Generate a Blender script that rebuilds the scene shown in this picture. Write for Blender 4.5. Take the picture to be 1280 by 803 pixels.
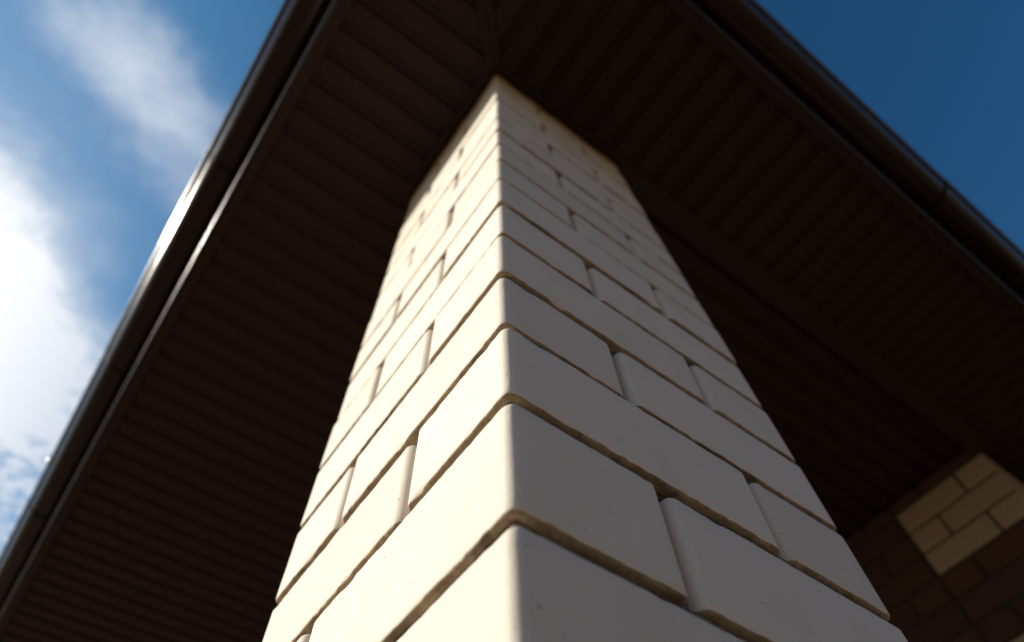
import bpy, bmesh, math, random
from mathutils import Vector, Matrix, noise
random.seed(7)
for o in list(bpy.data.objects):
    bpy.data.objects.remove(o)
SC = bpy.context.scene
C = SC.collection

# ------------------------------------------------------------------ measures
CO = 0.0945                 # column course height
K0 = 11 * CO + 0.0035       # height of the reference bed joint above the paving
SZ = K0 + 1.435             # soffit level
W = 0.383                   # column width
OV = 0.385                  # eave overhang
LEN = 6.0                   # how far both eaves run

# ------------------------------------------------------------------ camera
cam = bpy.data.cameras.new('camera')
co = bpy.data.objects.new('camera', cam)
C.objects.link(co)
r = Vector((0.8073, -0.5895, -0.0265)); d = Vector((0.5079, 0.717, -0.4774)); f = Vector((0.3004, 0.3719, 0.8783))
f.normalize(); r = (r - f * r.dot(f)).normalized(); u = r.cross(f) * 1.0
M = Matrix((r, u, -f)).transposed().to_4x4()
M.translation = Vector((-0.1412775, -0.18333, -0.239652 + K0))
co.matrix_world = M
cam.sensor_width = 36; cam.lens = 817.1 / 1280 * 36
cam.clip_start = 0.01; cam.clip_end = 3000
cam.dof.use_dof = True
cam.dof.focus_distance = 0.47
cam.dof.aperture_fstop = 4.0
cam.dof.aperture_blades = 0
SC.camera = co

# ------------------------------------------------------------------ sky, sun, exposure
SUN = Vector((-0.743, 0.50, 0.446)).normalized()
elev = math.asin(SUN.z)
azim = math.atan2(SUN.x, SUN.y)          # clockwise from +Y
wld = bpy.data.worlds.new('World'); SC.world = wld
wld.use_nodes = True
nt = wld.node_tree; nt.nodes.clear()
def N(tree, t, **kw):
    n = tree.nodes.new(t)
    for k, v in kw.items():
        setattr(n, k, v)
    return n
def math_node(tree, op, a, b=None, c=None, clamp=False):
    n = N(tree, 'ShaderNodeMath', operation=op, use_clamp=clamp)
    for i, v in enumerate((a, b, c)):
        if v is None: continue
        if isinstance(v, (int, float)): n.inputs[i].default_value = v
        else: tree.links.new(v, n.inputs[i])
    return n.outputs[0]
sky = N(nt, 'ShaderNodeTexSky', sky_type='NISHITA', sun_disc=False)
sky.sun_elevation = elev; sky.sun_rotation = azim
sky.altitude = 150; sky.air_density = 1.0; sky.dust_density = 0.15; sky.ozone_density = 4.0
bg = N(nt, 'ShaderNodeBackground'); bg.inputs['Strength'].default_value = 0.074
wo = N(nt, 'ShaderNodeOutputWorld')
tc = N(nt, 'ShaderNodeTexCoord')
sp = N(nt, 'ShaderNodeSeparateXYZ'); nt.links.new(tc.outputs['Generated'], sp.inputs[0])
zc = math_node(nt, 'MAXIMUM', sp.outputs[2], 0.04)
uu = math_node(nt, 'DIVIDE', sp.outputs[0], zc); vv = math_node(nt, 'DIVIDE', sp.outputs[1], zc)
cb = N(nt, 'ShaderNodeCombineXYZ'); nt.links.new(uu, cb.inputs[0]); nt.links.new(vv, cb.inputs[1])
P = cb.outputs[0]
def noise_node(tree, vec, scale, detail=4, rough=0.55, dist=0.0, out='Fac', loc=None, scl=None, rot=0):
    if loc or scl or rot:
        mp = N(tree, 'ShaderNodeMapping')
        if loc: mp.inputs['Location'].default_value = loc
        if scl: mp.inputs['Scale'].default_value = scl
        mp.inputs['Rotation'].default_value = (0, 0, rot)
        tree.links.new(vec, mp.inputs[0]); vec = mp.outputs[0]
    n = N(tree, 'ShaderNodeTexNoise')
    n.inputs['Scale'].default_value = scale; n.inputs['Detail'].default_value = detail
    n.inputs['Roughness'].default_value = rough; n.inputs['Distortion'].default_value = dist
    tree.links.new(vec, n.inputs['Vector'])
    return n.outputs[out]
def ramp(tree, v, a, b, smooth=True):
    n = N(tree, 'ShaderNodeMapRange', interpolation_type='SMOOTHSTEP' if smooth else 'LINEAR')
    n.inputs['From Min'].default_value = a; n.inputs['From Max'].default_value = b
    tree.links.new(v, n.inputs['Value'])
    return n.outputs['Result']
def blob(cx, cy, sx, sy, rot):
    """soft elliptical cloud mass in the flat cloud layer"""
    mp = N(nt, 'ShaderNodeMapping', vector_type='TEXTURE')
    mp.inputs['Location'].default_value = (cx, cy, 0); mp.inputs['Rotation'].default_value = (0, 0, rot)
    mp.inputs['Scale'].default_value = (sx, sy, 1)
    nt.links.new(P, mp.inputs[0])
    l = N(nt, 'ShaderNodeVectorMath', operation='LENGTH'); nt.links.new(mp.outputs[0], l.inputs[0])
    return ramp(nt, l.outputs['Value'], 1.0, 0.0)
warp = noise_node(nt, P, 4.2, 5, 0.6, 0.0, out='Color', loc=(1.3, 0.6, 0))
wv = N(nt, 'ShaderNodeVectorMath', operation='MULTIPLY_ADD'); nt.links.new(warp, wv.inputs[0])
wv.inputs[1].default_value = (0.26, 0.26, 0); wv.inputs[2].default_value = (-0.13, -0.13, 0)
wp = N(nt, 'ShaderNodeVectorMath', operation='ADD'); nt.links.new(P, wp.inputs[0]); nt.links.new(wv.outputs[0], wp.inputs[1])
PLAIN = P; P = wp.outputs[0]
big = noise_node(nt, P, 6.0, 6, 0.6, 0.2)
streak = noise_node(nt, P, 8.0, 6, 0.6, 0.4, scl=(1, 2.0, 1), rot=-0.6, loc=(3.1, 1.7, 0))
fine = noise_node(nt, PLAIN, 30.0, 5, 0.62, 0.3, loc=(0.4, 0.2, 0))
m1 = blob(-0.53, 0.95, 0.46, 0.50, 0.0)
m2 = blob(-0.285, 0.435, 0.25, 0.13, 0.50)
m3 = blob(-0.30, 1.34, 0.42, 0.66, 0.1)
a1 = math_node(nt, 'MULTIPLY', ramp(nt, m1, 0.0, 0.70), math_node(nt, 'MULTIPLY_ADD', big, 1.1, 0.60))
a1 = math_node(nt, 'MULTIPLY', a1, math_node(nt, 'MULTIPLY_ADD', noise_node(nt, P, 22.0, 6, 0.65, 0.3, loc=(5, 2, 0)), 0.9, 0.52))
a2 = math_node(nt, 'MULTIPLY', m2, math_node(nt, 'MULTIPLY_ADD', streak, 0.75, 0.28))
mott = math_node(nt, 'MULTIPLY_ADD', ramp(nt, fine, 0.36, 0.62), 0.62, 0.30)
a3 = math_node(nt, 'MULTIPLY', ramp(nt, m3, 0.0, 0.55), mott)
veil = math_node(nt, 'MULTIPLY', blob(-0.45, 0.75, 0.75, 0.85, 0.0), 0.15)
den = math_node(nt, 'ADD', math_node(nt, 'ADD', a1, veil), math_node(nt, 'ADD', a2, a3))
hor = ramp(nt, sp.outputs[2], 0.05, 0.35)
den = math_node(nt, 'MULTIPLY', den, hor, clamp=True)
sd = N(nt, 'ShaderNodeVectorMath', operation='DOT_PRODUCT'); nt.links.new(tc.outputs['Generated'], sd.inputs[0]); sd.inputs[1].default_value = SUN
glow = ramp(nt, sd.outputs['Value'], 0.72, 0.88)
cl = N(nt, 'ShaderNodeMix', data_type='RGBA'); nt.links.new(glow, cl.inputs['Factor'])
cl.inputs['A'].default_value = (6.2, 7.0, 8.3, 1); cl.inputs['B'].default_value = (11.3, 11.5, 11.7, 1)
mx = N(nt, 'ShaderNodeMix', data_type='RGBA')
br_ = N(nt, 'ShaderNodeMix', data_type='RGBA', blend_type='MULTIPLY'); nt.links.new(ramp(nt, sd.outputs['Value'], 0.40, 0.80), br_.inputs['Factor'])
br_.inputs['B'].default_value = (1.75, 1.85, 1.58, 1)
hs = N(nt, 'ShaderNodeHueSaturation'); hs.inputs['Saturation'].default_value = 1.22; hs.inputs['Hue'].default_value = 0.495; hs.inputs['Value'].default_value = 1.0
nt.links.new(sky.outputs[0], hs.inputs['Color'])
nt.links.new(den, mx.inputs['Factor']); nt.links.new(hs.outputs[0], br_.inputs['A']); nt.links.new(br_.outputs['Result'], mx.inputs['A']); nt.links.new(cl.outputs['Result'], mx.inputs['B'])
# unseen warm band added low in the sky; tints shaded faces, brightens gutter edge
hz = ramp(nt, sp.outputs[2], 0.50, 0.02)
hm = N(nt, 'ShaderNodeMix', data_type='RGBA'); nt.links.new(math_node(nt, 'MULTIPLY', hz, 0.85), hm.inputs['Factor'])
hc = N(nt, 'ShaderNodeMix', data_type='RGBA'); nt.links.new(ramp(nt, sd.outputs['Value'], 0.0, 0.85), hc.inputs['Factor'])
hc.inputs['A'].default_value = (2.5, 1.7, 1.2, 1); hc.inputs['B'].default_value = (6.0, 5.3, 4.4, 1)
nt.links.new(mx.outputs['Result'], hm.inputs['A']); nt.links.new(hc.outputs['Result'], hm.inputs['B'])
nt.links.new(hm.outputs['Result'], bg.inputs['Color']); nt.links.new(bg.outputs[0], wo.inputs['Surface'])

sl = bpy.data.lights.new('sun', 'SUN'); so = bpy.data.objects.new('sun', sl); C.objects.link(so)
sl.energy = 4.9; sl.angle = math.radians(0.53); sl.color = (1.0, 0.92, 0.785)
so.rotation_euler = SUN.to_track_quat('Z', 'Y').to_euler(); so.location = (-6, 4, 9)
SC.view_settings.view_transform = 'Standard'; SC.view_settings.look = 'None'
SC.view_settings.gamma = 1; SC.view_settings.use_curve_mapping = False
SC.view_settings.exposure = 0.35
SC.cycles.max_bounces = 8; SC.cycles.diffuse_bounces = 5
SC.cycles.use_denoising = True

# ------------------------------------------------------------------ helpers
def empty(name, loc, label, cat, group=None):
    o = bpy.data.objects.new(name, None); C.objects.link(o); o.location = loc
    o.empty_display_size = 0.1
    o['label'] = label; o['category'] = cat; o['kind'] = 'thing'
    if group: o['group'] = group
    return o
def link(name, me, mats, parent=None, smooth=False):
    for m in mats: me.materials.append(m)
    o = bpy.data.objects.new(name, me); C.objects.link(o)
    if parent:
        o.parent = parent
        o.matrix_parent_inverse = Matrix.Translation(-parent.location)
    if smooth:
        for p in me.polygons: p.use_smooth = True
    return o
class MB:
    """collects faces, then links them as one mesh object"""
    def __init__(s): s.v = []; s.f = []; s.m = []
    def face(s, pts, m=0):
        b = len(s.v); s.v += [tuple(p) for p in pts]; s.f.append(tuple(range(b, b + len(pts)))); s.m.append(m)
    def box(s, a, b, m=0):
        x0, y0, z0 = a; x1, y1, z1 = b; n = len(s.v)
        s.v += [(x0, y0, z0), (x1, y0, z0), (x1, y1, z0), (x0, y1, z0), (x0, y0, z1), (x1, y0, z1), (x1, y1, z1), (x0, y1, z1)]
        for q in ((0, 3, 2, 1), (4, 5, 6, 7), (0, 1, 5, 4), (1, 2, 6, 5), (2, 3, 7, 6), (3, 0, 4, 7)):
            s.f.append(tuple(n + i for i in q)); s.m.append(m)
    def rings(s, rings, closed=True, caps=(True, True), mats=None):
        n = len(rings[0]); b = len(s.v)
        for rg in rings: s.v += [tuple(p) for p in rg]
        for i in range(len(rings) - 1):
            mi = mats[i] if mats else 0
            for j in range(n if closed else n - 1):
                k = (j + 1) % n
                s.f.append((b + i * n + j, b + i * n + k, b + (i + 1) * n + k, b + (i + 1) * n + j)); s.m.append(mi)
        if caps[0]: s.f.append(tuple(b + j for j in reversed(range(n)))); s.m.append(mats[0] if mats else 0)
        if caps[1]: s.f.append(tuple(b + (len(rings) - 1) * n + j for j in range(n))); s.m.append(mats[-1] if mats else 0)
    def build(s, name, mats, parent=None, smooth=False, weld=False, sharp=None):
        me = bpy.data.meshes.new(name); me.from_pydata(s.v, [], s.f); me.update()
        for p, m in zip(me.polygons, s.m): p.material_index = m
        bm = bmesh.new(); bm.from_mesh(me)
        if weld: bmesh.ops.remove_doubles(bm, verts=bm.verts, dist=1e-5)
        bmesh.ops.recalc_face_normals(bm, faces=bm.faces)
        bm.to_mesh(me); bm.free()
        o = link(name, me, mats if isinstance(mats, (list, tuple)) else [mats], parent, smooth)
        if smooth and sharp: me.set_sharp_from_angle(angle=math.radians(sharp))
        return o

# ------------------------------------------------------------------ materials
def mat(name, rough=0.8, spec=0.3):
    m = bpy.data.materials.new(name); m.use_nodes = True
    t = m.node_tree; b = t.nodes['Principled BSDF']
    b.inputs['Roughness'].default_value = rough; b.inputs['Specular IOR Level'].default_value = spec
    tcn = N(t, 'ShaderNodeTexCoord')
    return m, t, b, tcn.outputs['Object']
def mixc(t, fac, a, b):
    n = N(t, 'ShaderNodeMix', data_type='RGBA')
    for key, v in (('Factor', fac), ('A', a), ('B', b)):
        if isinstance(v, (tuple, list)): n.inputs[key].default_value = (*v, 1)
        elif isinstance(v, (int, float)): n.inputs[key].default_value = v
        else: t.links.new(v, n.inputs[key])
    return n.outputs['Result']
def bump(t, b, h, strength, dist):
    n = N(t, 'ShaderNodeBump'); n.inputs['Strength'].default_value = strength; n.inputs['Distance'].default_value = dist
    t.links.new(h, n.inputs['Height']); t.links.new(n.outputs[0], b.inputs['Normal'])

def white_brick():
    m, t, b, p = mat('white silicate brick', 0.82, 0.25)
    gi = N(t, 'ShaderNodeNewGeometry').outputs['Random Per Island']
    base = mixc(t, gi, (0.70, 0.625, 0.525), (0.77, 0.70, 0.595))
    cloud = ramp(t, noise_node(t, p, 16, 5, 0.6), 0.42, 0.75)
    base = mixc(t, math_node(t, 'MULTIPLY', cloud, 0.38), base, (0.63, 0.555, 0.45))
    stain = ramp(t, noise_node(t, p, 31, 4, 0.7, 0.5, loc=(2, 1, 5)), 0.63, 0.78)
    base = mixc(t, math_node(t, 'MULTIPLY', stain, 0.5), base, (0.50, 0.40, 0.28))
    pits = math_node(t, 'MAXIMUM', ramp(t, noise_node(t, p, 210, 2, 0.5, loc=(7, 3, 1)), 0.72, 0.78), ramp(t, noise_node(t, p, 95, 3, 0.6, loc=(2, 9, 4)), 0.80, 0.82))
    base = mixc(t, math_node(t, 'MULTIPLY', pits, 0.7), base, (0.14, 0.12, 0.09))
    t.links.new(base, b.inputs['Base Color'])
    h = math_node(t, 'SUBTRACT', math_node(t, 'ADD', math_node(t, 'MULTIPLY', noise_node(t, p, 520, 3, 0.6), 0.5), noise_node(t, p, 60, 4, 0.5)), pits)
    bump(t, b, h, 0.6, 0.0007)
    return m
def mortar(name, ca, cb, cc, sc=60):
    m, t, b, p = mat(name, 0.95, 0.1)
    base = mixc(t, ramp(t, noise_node(t, p, sc, 5, 0.65), 0.35, 0.65), ca, cb)
    base = mixc(t, ramp(t, noise_node(t, p, sc * 0.22, 6, 0.62, loc=(4, 4, 1)), 0.50, 0.64), base, cc)
    base = mixc(t, math_node(t, 'MULTIPLY', ramp(t, noise_node(t, p, 170, 4, 0.7, loc=(8, 1, 3)), 0.52, 0.66), 0.55), base, cc)
    t.links.new(base, b.inputs['Base Color'])
    bump(t, b, math_node(t, 'ADD', noise_node(t, p, 300, 4, 0.7), noise_node(t, p, 90, 3, 0.6)), 0.9, 0.0022)
    return m
M_WB = white_brick()
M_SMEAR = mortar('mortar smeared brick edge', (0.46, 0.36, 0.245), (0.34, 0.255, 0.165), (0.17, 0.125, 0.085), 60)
M_BEAD = mortar('ochre bed mortar', (0.28, 0.21, 0.135), (0.19, 0.14, 0.09), (0.07, 0.052, 0.038), 60)
M_CORE = mortar('grey joint mortar', (0.30, 0.27, 0.23), (0.20, 0.175, 0.14), (0.09, 0.075, 0.055))
M_CAP = mortar('orange sealing mortar', (0.40, 0.22, 0.10), (0.32, 0.17, 0.08), (0.2, 0.12, 0.06), 25)

def metal(name, col, rough, wav=0.0, spec=0.5):
    m, t, b, p = mat(name, rough, spec)
    n = noise_node(t, p, 9, 4, 0.6)
    t.links.new(mixc(t, n, tuple(c * 0.85 for c in col), tuple(c * 1.15 for c in col)), b.inputs['Base Color'])
    rr = N(t, 'ShaderNodeMapRange'); rr.inputs['To Min'].default_value = rough * 0.8; rr.inputs['To Max'].default_value = rough * 1.25
    t.links.new(noise_node(t, p, 40, 4, 0.7), rr.inputs['Value']); t.links.new(rr.outputs[0], b.inputs['Roughness'])
    if wav: bump(t, b, noise_node(t, p, 14, 2, 0.5), 0.3, wav)
    return m
M_GUT = metal('brown lacquered gutter steel', (0.018, 0.0088, 0.0062), 0.18, 0.001, 0.22)
M_BEAD2 = metal('glossy rolled gutter edge', (0.016, 0.009, 0.007), 0.22, 0.001, 0.62)
M_FAS = metal('brown lacquered fascia steel', (0.018, 0.0105, 0.008), 0.24, 0.001, 0.4)
M_SOF = metal('brown soffit vinyl', (0.0285, 0.0165, 0.0136), 0.5, 0, 0.15)
M_CEIL = metal('reddish brown ceiling vinyl', (0.033, 0.0170, 0.0135), 0.5, 0, 0.15)
M_ROOF = metal('brown metal roof tile', (0.05, 0.025, 0.018), 0.4)
M_GLINT = metal('bare zinc screw', (0.9, 0.9, 0.9), 0.38)  # near-white metal for the added ball that makes the sun sparkle
M_GLINT.node_tree.nodes['Principled BSDF'].inputs['Metallic'].default_value = 1

def red_brick():
    m, t, b, p = mat('dark red facing brick', 0.85, 0.2)
    gi = N(t, 'ShaderNodeNewGeometry').outputs['Random Per Island']
    cr = N(t, 'ShaderNodeValToRGB'); t.links.new(gi, cr.inputs[0])
    e = cr.color_ramp.elements
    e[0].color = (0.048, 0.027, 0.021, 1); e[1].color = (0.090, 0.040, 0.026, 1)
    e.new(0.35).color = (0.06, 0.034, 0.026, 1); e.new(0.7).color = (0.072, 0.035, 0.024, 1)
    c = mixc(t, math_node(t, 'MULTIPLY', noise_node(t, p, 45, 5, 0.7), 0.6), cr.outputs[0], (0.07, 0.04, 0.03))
    t.links.new(c, b.inputs['Base Color'])
    bump(t, b, noise_node(t, p, 220, 4, 0.7), 0.6, 0.002)
    return m
def cream_brick():
    m, t, b, p = mat('cream facing brick', 0.85, 0.2)
    gi = N(t, 'ShaderNodeNewGeometry').outputs['Random Per Island']
    c = mixc(t, gi, (0.33, 0.245, 0.17), (0.40, 0.31, 0.215))
    c = mixc(t, math_node(t, 'MULTIPLY', ramp(t, noise_node(t, p, 30, 5, 0.65), 0.45, 0.7), 0.3), c, (0.45, 0.34, 0.22))
    t.links.new(c, b.inputs['Base Color'])
    bump(t, b, noise_node(t, p, 240, 4, 0.7), 0.5, 0.0015)
    return m
M_RED = red_brick(); M_CREAM = cream_brick()
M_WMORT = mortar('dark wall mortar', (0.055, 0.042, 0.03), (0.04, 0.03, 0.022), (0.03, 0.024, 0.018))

# ------------------------------------------------------------------ ground
def ground_mat():
    m, t, b, p = mat('dry grassy soil', 0.95, 0.1)
    c = mixc(t, ramp(t, noise_node(t, p, 0.6, 6, 0.65), 0.35, 0.65), (0.12, 0.09, 0.045), (0.28, 0.18, 0.10))
    c = mixc(t, noise_node(t, p, 18, 6, 0.7), c, (0.20, 0.145, 0.08))
    t.links.new(c, b.inputs['Base Color']); bump(t, b, noise_node(t, p, 30, 6, 0.7), 1.0, 0.03)
    return m
def paving_mat():
    m, t, b, p = mat('concrete paving', 0.9, 0.2)
    br = N(t, 'ShaderNodeTexBrick'); t.links.new(p, br.inputs['Vector'])
    br.inputs['Scale'].default_value = 1; br.inputs['Brick Width'].default_value = 0.2; br.inputs['Row Height'].default_value = 0.1
    br.inputs['Mortar Size'].default_value = 0.004
    br.inputs['Color1'].default_value = (0.22, 0.150, 0.098, 1); br.inputs['Color2'].default_value = (0.27, 0.19, 0.125, 1); br.inputs['Mortar'].default_value = (0.12, 0.10, 0.08, 1)
    c = mixc(t, math_node(t, 'MULTIPLY', noise_node(t, p, 9, 6, 0.7), 0.5), br.outputs['Color'], (0.22, 0.15, 0.10))
    t.links.new(c, b.inputs['Base Color']); bump(t, b, noise_node(t, p, 150, 5, 0.7), 0.6, 0.003)
    return m
g = MB(); g.face([(-800, -800, -0.02), (800, -800, -0.02), (800, 800, -0.02), (-800, 800, -0.02)])
o = g.build('ground', ground_mat()); o['kind'] = 'structure'
g = MB(); g.box((-1.3, -1.3, -0.3), (7, 7, 0))
o = g.build('paving', paving_mat()); o['kind'] = 'structure'

# ------------------------------------------------------------------ brick column
def rrect(x0, y0, x1, y1, rad, step, seg=6):
    """rounded rectangle outline: points with outward normals, counter-clockwise"""
    out = []
    cs = [(x1 - rad, y0 + rad, -90), (x1 - rad, y1 - rad, 0), (x0 + rad, y1 - rad, 90), (x0 + rad, y0 + rad, 180)]
    for i, (cx, cy, a0) in enumerate(cs):
        for k in range(seg + 1):
            a = math.radians(a0 + 90 * k / seg)
            out.append((cx + rad * math.cos(a), cy + rad * math.sin(a), math.cos(a), math.sin(a)))
        nx_, ny_, a1 = cs[(i + 1) % 4]
        a = math.radians(a0 + 90); p = Vector((cx + rad * math.cos(a), cy + rad * math.sin(a)))
        a = math.radians(a1); q = Vector((nx_ + rad * math.cos(a), ny_ + rad * math.sin(a)))
        n = max(1, int((q - p).length / step))
        for k in range(1, n):
            s = p.lerp(q, k / n); out.append((s.x, s.y, math.cos(a), math.sin(a)))
    return out
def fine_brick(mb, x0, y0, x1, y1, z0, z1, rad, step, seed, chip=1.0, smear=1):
    """one brick with rounded vertical edges, worn arrises and small chips"""
    ol = rrect(x0, y0, x1, y1, rad, step)
    prof = [(0.0, 0.0030, 1), (0.0005, 0.0015, 1), (0.0014, 0.0004, 0.8), (0.0030, 0.0, 0.35), (0.010, 0.0, 0.0)]
    h = z1 - z0
    lv = [(z0 + a, i, c) for a, i, c in prof] + [(z0 + h * 0.5, 0, 0)] + [(z1 - a, i * 0.8, c * 0.6) for a, i, c in reversed(prof)]
    tx, ty = (random.random() - .5) * 0.006, (random.random() - .5) * 0.006
    cx, cy = (x0 + x1) / 2, (y0 + y1) / 2
    rg = []
    for z, ins, cw in lv:
        pts = []
        for (x, y, nx, ny) in ol:
            q = Vector((x + seed, y, z))
            i2 = ins + 0.00022 * noise.noise(q * 45)
            i2 += cw * (0.0011 * (noise.noise(q * 140) + .3) + chip * 0.010 * max(0, noise.noise(q * 34 + Vector((9, 0, 0))) - 0.31))
            zz = z + cw * 0.0011 * noise.noise(q * 90 + Vector((0, 7, 0)))
            pts.append((x - nx * i2, y - ny * i2, zz + (x - cx) * tx + (y - cy) * ty))
        rg.append(pts)
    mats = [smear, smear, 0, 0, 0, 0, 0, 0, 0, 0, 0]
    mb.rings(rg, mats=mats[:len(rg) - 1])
col = empty('brick_column', (W / 2, W / 2, 0), 'white brick corner column under the brown eaves, sunlit on its left face', 'column')
JN = 0.0088                                     # bed joint thickness
zk = {}
def jz(k): return K0 + CO * k + {0: -0.0030, 1: 0.0011, 2: 0.0003, -1: -0.003}.get(k, (random.random() - .5) * 0.0012)
ktop = 15
zs = [(k, jz(k)) for k in range(-11, ktop + 1)]
bm_ = MB()
core = MB()
HD, ST, GP = 0.1232, 0.2525, 0.0078
for i, (k, z0) in enumerate(zs):
    z1 = zs[i + 1][1] - JN if i + 1 < len(zs) else SZ - 0.004
    if z0 < 0.002: z0 = 0.002
    if k % 2 == 0:
        bl = [(0, 0, HD, ST), (HD + GP, 0, W, HD), (W - HD, HD + GP, W, W), (0, ST + GP, W - HD - GP, W)]
    else:
        bl = [(0, 0, ST, HD), (0, HD + GP, HD, W), (HD + GP, W - HD, W, W), (ST + GP, 0, W, W - HD - GP)]
    near = -4 <= k <= 9
    for bi, (x0, y0, x1, y1) in enumerate(bl):
        e = 0.0022
        jx, jy = (random.random() - .5) * e, (random.random() - .5) * e
        ja, jb = (random.random() - .5) * 0.003, (random.random() - .5) * 0.003
        # only the hidden ends move with the length error
        fine_brick(bm_, x0 + jx, y0 + jy, x1 + jx, y1 + jy, z0 + (random.random() - .5) * 0.001, z1 + (random.random() - .5) * 0.0014, 0.0078,
                   0.0055 if near and bi in (0, 1, 3) else 0.02, k * 3.7 + bi * 11.3)
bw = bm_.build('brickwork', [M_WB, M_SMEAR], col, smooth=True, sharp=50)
# mortar core behind the joints
core = MB(); core.box((0.0105, 0.0105, 0.001), (W - 0.0105, W - 0.0105, SZ - 0.006))
core.build('joint_mortar', M_CORE, col)
# bed mortar beads, clinging to the underside of the brick above
bead = MB()
for i, (k, z0) in enumerate(zs[1:]):
    ol = rrect(0, 0, W, W, 0.0085, 0.004 if -4 <= k <= 9 else 0.02)
    rg = []
    for dz, ins in ((-0.0060, 0.0101), (-0.0056, 0.0086), (-0.0042, 0.0072), (-0.0022, 0.0062), (0.0006, 0.0060)):
        pts = []
        for (x, y, nx, ny) in ol:
            q = Vector((x, y, z0 * 3))
            n1 = noise.noise(q * 26); n2 = noise.noise(q * 150); n3 = max(0, noise.noise(q * 15 + Vector((5, 2, 0))) - 0.06)
            i2 = ins + 0.0030 * n1 + 0.0008 * n2 + 0.012 * n3
            i2 = min(max(i2, 0.0012), 0.0102)
            pts.append((x - nx * i2, y - ny * i2, z0 + dz * (1 + 0.35 * n1 + .12 * n2)))
        rg.append(pts)
    bead.rings(rg, caps=(True, True))
bead.build('bed_mortar', M_BEAD, col, smooth=True)
# sealing mortar run round the top under the soffit
cap = MB()
ol = rrect(-0.003, -0.003, W + 0.003, W + 0.003, 0.009, 0.008)
rg = []
for z, ins in ((SZ - 0.034, 0.006), (SZ - 0.030, 0.001), (SZ - 0.012, 0.0), (SZ - 0.0045, 0.0)):
    rg.append([(x - nx * (ins + 0.002 * noise.noise(Vector((x, y, 1)) * 22)), y - ny * (ins + 0.002 * noise.noise(Vector((x, y, 1)) * 22)), z + (0.010 * noise.noise(Vector((x, y, 3)) * 17) if z < SZ - 0.02 else 0)) for (x, y, nx, ny) in ol])
cap.rings(rg)
cap.build('sealing_mortar', M_CAP, col, smooth=True, sharp=60)

# ------------------------------------------------------------------ porch roof: soffits, trims, fascias, ceiling, covering
roof = empty('porch_roof', (0, 0, SZ), 'dark brown overhanging roof corner with ribbed soffit above the column', 'roof')
PITCH = 0.0727
def soffit_profile(t0, t1, off):
    """(along, rise) points of a ribbed panel: flat boards, sloped sides, sunken grooves"""
    pts = []
    n0 = math.floor((t0 - off) / PITCH); n1 = math.ceil((t1 - off) / PITCH)
    for i in range(n0, n1 + 1):
        c = off + i * PITCH
        for dt, h in ((-0.0135, 0.0), (-0.0090, 0.0100), (-0.001, 0.0120), (0.0080, 0.0105), (0.0130, 0.0)):
            t = c + dt
            if t0 <= t <= t1: pts.append((t, h))
    return [(t0, 0.0)] + pts + [(t1, 0.0)]
IN = 0.02
def soffit(swap):
    mb = MB()
    pr = soffit_profile(-OV, LEN, -0.027 + (0.0 if not swap else 0.003))
    fl = []
    for t, h in pr:
        inner = min(IN, t)                       # mitre at the corner
        if not swap and t > 0.043:
            fl.append(((-OV + 0.004, t, SZ + h), (0.1, t, SZ + h), (1.997, t, SZ + 0.042 + h)))
        else:
            fl.append(((-OV + 0.004, t, SZ + h), (inner, t, SZ + h)))
    for a, b in zip(fl, fl[1:]):
        if len(a) == 3 and len(b) == 3: mb.face([a[1], a[2], b[2], b[1]])
        q = [a[0], a[1], b[1], b[0]]
        if swap: q = [(y, x, z) for x, y, z in q]
        if (Vector(q[1]) - Vector(q[0])).length < 1e-4 and (Vector(q[2]) - Vector(q[3])).length < 1e-4: continue
        mb.face(q)
    return mb.build('soffit_panel', M_SOF, roof)
soffit(False); soffit(True)
def swept(profile, t0f, t1, swap):
    """sweep a closed (across, z) profile along the eave; t0f(across) gives the mitred start"""
    a = [(x, t0f(x), z) for x, z in profile]; b = [(x, t1, z) for x, z in profile]
    if swap: a = [(y, x, z) for x, y, z in a]; b = [(y, x, z) for x, y, z in b]
    return a, b
def sweep_obj(name, profile, t0f, t1, swap, m, parent, smooth=False, sharp=40):
    mb = MB(); mb.rings(list(swept(profile, t0f, t1, swap))); return mb.build(name, m, parent, smooth=smooth, sharp=sharp)
mit = lambda x: x
# outer trim (fascia return) with a narrow rolled lip, and inner trim along the beam line
trim = [(-OV - 0.001, SZ - 0.010), (-OV + 0.027, SZ - 0.010), (-OV + 0.029, SZ - 0.0085), (-OV + 0.029, SZ - 0.002), (-OV - 0.001, SZ - 0.002)]
lip = [(-OV - 0.003 + 0.0058 * math.cos(a * math.pi / 8), SZ - 0.0080 + 0.0058 * math.sin(a * math.pi / 8)) for a in range(16)]
fas = [(-OV - 0.006, SZ - 0.004), (-OV - 0.0015, SZ - 0.004), (-OV - 0.0015, SZ + 0.16), (-OV - 0.006, SZ + 0.16)]
for swap in (False, True):
    sweep_obj('soffit_trim', trim, mit, LEN, swap, M_SOF, roof)
    sweep_obj('fascia', fas, mit, LEN, swap, M_FAS, roof)
    sweep_obj('fascia_lip', lip, mit, LEN, swap, M_FAS, roof, True, 60)
inner = [(-0.026, SZ - 0.006), (-0.024, SZ - 0.008), (0.040, SZ - 0.008), (0.044, SZ - 0.006), (0.044, SZ + 0.052), (0.040, SZ + 0.052), (0.040, SZ - 0.001), (-0.026, SZ - 0.001)]
sweep_obj('inner_trim', inner, lambda x: W + 0.012, 2.0 - 0.012, True, M_SOF, roof)
for swap in (False, True):
    edge = [(-0.026, SZ - 0.006), (-0.0245, SZ - 0.008), (-0.0125, SZ - 0.008), (-0.0125, SZ - 0.001), (-0.026, SZ - 0.001)]
    sweep_obj('inner_trim', edge, mit, W + 0.012, swap, M_SOF, roof)
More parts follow.
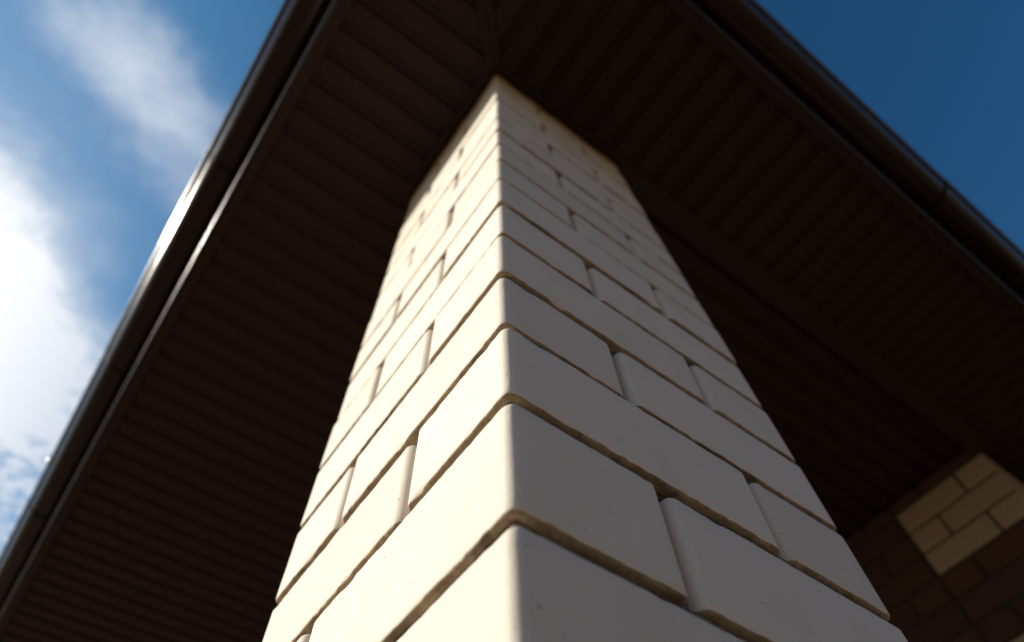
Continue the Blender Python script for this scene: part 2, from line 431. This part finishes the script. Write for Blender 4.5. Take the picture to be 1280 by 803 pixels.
# mitre trim on the diagonal
md = Vector((1, 1, 0)).normalized(); mn = Vector((1, -1, 0)).normalized()
mb = MB(); A = Vector((-OV + 0.02, -OV + 0.02, 0)); B = Vector((-0.014, -0.014, 0))
rg = []
for q in (A, B):
    rg.append([tuple(q + mn * s + Vector((0, 0, z))) for s, z in ((-0.019, SZ - 0.004), (-0.016, SZ - 0.0065), (-0.003, SZ - 0.0065), (-0.002, SZ - 0.003), (0.002, SZ - 0.003), (0.003, SZ - 0.0065), (0.016, SZ - 0.0065), (0.019, SZ - 0.004), (0.019, SZ - 0.0005), (-0.019, SZ - 0.0005))])
mb.rings(rg); mb.build('mitre_trim', M_SOF, roof)
CZ = SZ + 0.042
# hipped covering of pressed metal tile
mb = MB(); ap = (LEN - OV) / 2 ; EZ = SZ + 0.150
e0, e1 = -OV - 0.045, LEN
mid = (e0 + e1) / 2; slope = math.tan(math.radians(26))
def rz(dist): return EZ + dist * slope + 0.016 * abs(math.sin(dist / 0.35 * math.pi))
rows = 24
for side in range(4):
    prev = None
    for i in range(rows * 3 + 1):
        dist = (mid - e0) * i / (rows * 3)
        a = Vector((e0 + dist, e0 + dist, rz(dist))); b = Vector((e0 + dist, e1 - dist, rz(dist)))
        rot = Matrix.Translation((mid, mid, 0)) @ Matrix.Rotation(side * math.pi / 2, 4, 'Z') @ Matrix.Translation((-mid, -mid, 0))
        a = rot @ a; b = rot @ b
        if prev: mb.face([prev[0], a, b, prev[1]])
        prev = (a, b)
mb.face([(e0, e0, EZ - 0.004), (e1, e0, EZ - 0.004), (e1, e1, EZ - 0.004), (e0, e1, EZ - 0.004)])
mb.build('roof_covering', M_ROOF, roof)

# ------------------------------------------------------------------ gutters
GX, GZ, GR = -0.4405, SZ + 0.092, 0.0510
def gutter(swap, label, seams, glint_balls):
    x = -0.45
    root = empty('rain_gutter', (x, 1.0, GZ) if not swap else (1.0, x, GZ), label, 'gutter', 'brown rain gutters along the eaves')
    cuts = [None] + seams + [LEN]
    for si in range(len(cuts) - 1):
        R_ = GR + (0.0014 if si % 2 == 1 else 0.0)
        out = [(GX + R_ * math.cos(a), GZ + R_ * math.sin(a)) for a in [math.pi + math.pi * j / 28 for j in range(29)]]
        inn = [(GX + (R_ - 0.0014) * math.cos(a), GZ + (R_ - 0.0014) * math.sin(a)) for a in [math.pi + math.pi * j / 28 for j in range(29)]]
        # rolled front bead, then the outside, back flange up the fascia, and the inside again
        roll = [(GX - R_ - 0.0010 + 0.0112 * math.cos(a), GZ + 0.0112 * math.sin(a)) for a in [math.radians(d_) for d_ in range(0, 360, 12)]]
        prof = out[1:] + [(GX + R_, GZ + 0.022), (GX + R_ - 0.0014, GZ + 0.022)] + list(reversed(inn))
        t0 = cuts[si]; t1 = cuts[si + 1]
        t0f = mit if t0 is None else (lambda q, t0=t0: t0 + 0.0025)
        sweep_obj('trough', prof, t0f, t1 - (0.0025 if t1 != LEN else 0), swap, M_GUT, root, True, 45)
        sweep_obj('rolled_edge', roll, t0f, t1 - (0.0025 if t1 != LEN else 0), swap, M_BEAD2, root, True, 60)
    for s_ in seams:
        rr = GR - 0.004
        ring = []
        for R2 in (GR + 0.0008, GR - 0.0030):
            ring.append([(GX + R2 * math.cos(a), GZ + R2 * math.sin(a)) for a in [math.pi * 0.97 + math.pi * 1.03 * j / 24 for j in range(25)]])
        prof = ring[0] + list(reversed(ring[1]))
        sweep_obj('seam_seal', prof, lambda q, s_=s_: s_ - 0.0115, s_ + 0.0115, swap, M_SEAL, root, True, 45)
        # hook over the front bead
        hk = [(GX - GR - 0.0010 + 0.0112 * math.cos(a), GZ + 0.0112 * math.sin(a)) for a in [math.radians(d_) for d_ in range(0, 360, 30)]]
        sweep_obj('clip', hk, lambda q, s_=s_: s_ - 0.0045, s_ + 0.0045, swap, M_SEAL, root, True, 60)
    for s_ in glint_balls:  # small ball added only to throw a bright sun dot, not a real fitting
        mb = MB(); ctr = Vector((GX - GR - 0.0082, s_, GZ - 0.0070))
        rg = []
        for a in range(0, 15):
            th = math.pi * (a + 0.15) / 14.3
            rg.append([tuple(ctr + Vector((-0.0095 * math.cos(th), 0.0095 * math.sin(th) * math.cos(b * math.pi / 5), 0.0095 * math.sin(th) * math.sin(b * math.pi / 5)))) for b in range(10)])
        if swap: rg = [[(y, x, z) for x, y, z in q] for q in rg]
        mb.rings(rg); mb.build('glint_ball', M_GLINT, root, smooth=True)
    return root
M_SEAL = metal('black seam rubber', (0.012, 0.010, 0.009), 0.7, 0, 0.08)
gutter(False, 'brown half round gutter on the left eave, glinting in the sun beside the clouds', [0.615, 1.375, 2.12, 3.4, 4.6], [1.90])
gutter(True, 'shaded brown half round gutter on the right eave against plain deep blue sky', [1.19, 2.55, 3.9], [])

# ------------------------------------------------------------------ house wall
HX, HY, WC = 2.0, 0.02, 0.0862
wall = empty('house_wall', (HX, HY, 0), 'dark red brick house wall with cream corner blocks, behind the column at right', 'wall')
def plain_brick(mb, a, b, bev=0.004):
    x0, y0, z0 = a; x1, y1, z1 = b
    rg = []
    for z, i in ((z0, bev), (z0 + bev, 0), (z1 - bev, 0), (z1, bev)):
        rg.append([(x, y, z) for x, y, _, _ in rrect(x0 + i, y0 + i, x1 - i, y1 - i, 0.005, 9, 3)])
    mb.rings(rg)
ztop = K0 + 1.425
rows_q = {}
red = MB()
n = int(ztop / WC) + 2
jm = 0.008
quo = {}
for i in range(-1, n):
    z1 = ztop - i * WC; z0 = z1 - WC + jm
    if z0 < 0.01: continue
    z1m = min(z1, CZ - 0.002)
    cream = i >= 0 and (i // 3) % 2 == 0
    odd = i % 2
    tgt = red
    if cream: tgt = quo.setdefault(i // 3, MB())
    # corner brick(s): face on X side and on Y side
    dpt = 0.10
    lx, ly = (0.233, 0.112) if odd else (0.112, 0.233)
    # X-facing side: stretch of the quoin 0.35 wide
    ya, yb = HY, HY + 0.352
    if odd: tgtb = [(ya, ya + 0.2335), (ya + 0.2415, yb)]
    else: tgtb = [(ya, ya + 0.1105), (ya + 0.1185, yb)]
    plain_brick(tgt, (HX, tgtb[0][0], z0), (HX + (0.112 if odd else 0.2335), tgtb[0][1] if odd else tgtb[0][1], z1m))
    plain_brick(tgt, (HX, tgtb[1][0], z0), (HX + dpt, tgtb[1][1], z1m))
    xs = HX + (0.112 if odd else 0.2335) + jm
    if cream:
        plain_brick(tgt, (xs, HY, z0), (HX + 0.352, HY + dpt, z1m)); xs = HX + 0.352 + jm
    y = yb + jm; first = True
    while y < LEN - 0.1:
        L = (0.115 if (odd and first) else 0.242); first = False
        plain_brick(red, (HX + random.uniform(-.0015, .0015), y, z0), (HX + dpt, y + L, z1m)); y += L + jm
    x = xs; first = True
    while x < LEN - 0.1:
        L = (0.115 if (odd and first) else 0.242); first = False
        plain_brick(red, (x, HY + random.uniform(-.0015, .0015), z0), (x + L, HY + dpt, min(z1m, SZ - 0.012))); x += L + jm
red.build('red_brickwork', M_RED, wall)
for k in sorted(quo): quo[k].build('corner_block', M_CREAM, wall)
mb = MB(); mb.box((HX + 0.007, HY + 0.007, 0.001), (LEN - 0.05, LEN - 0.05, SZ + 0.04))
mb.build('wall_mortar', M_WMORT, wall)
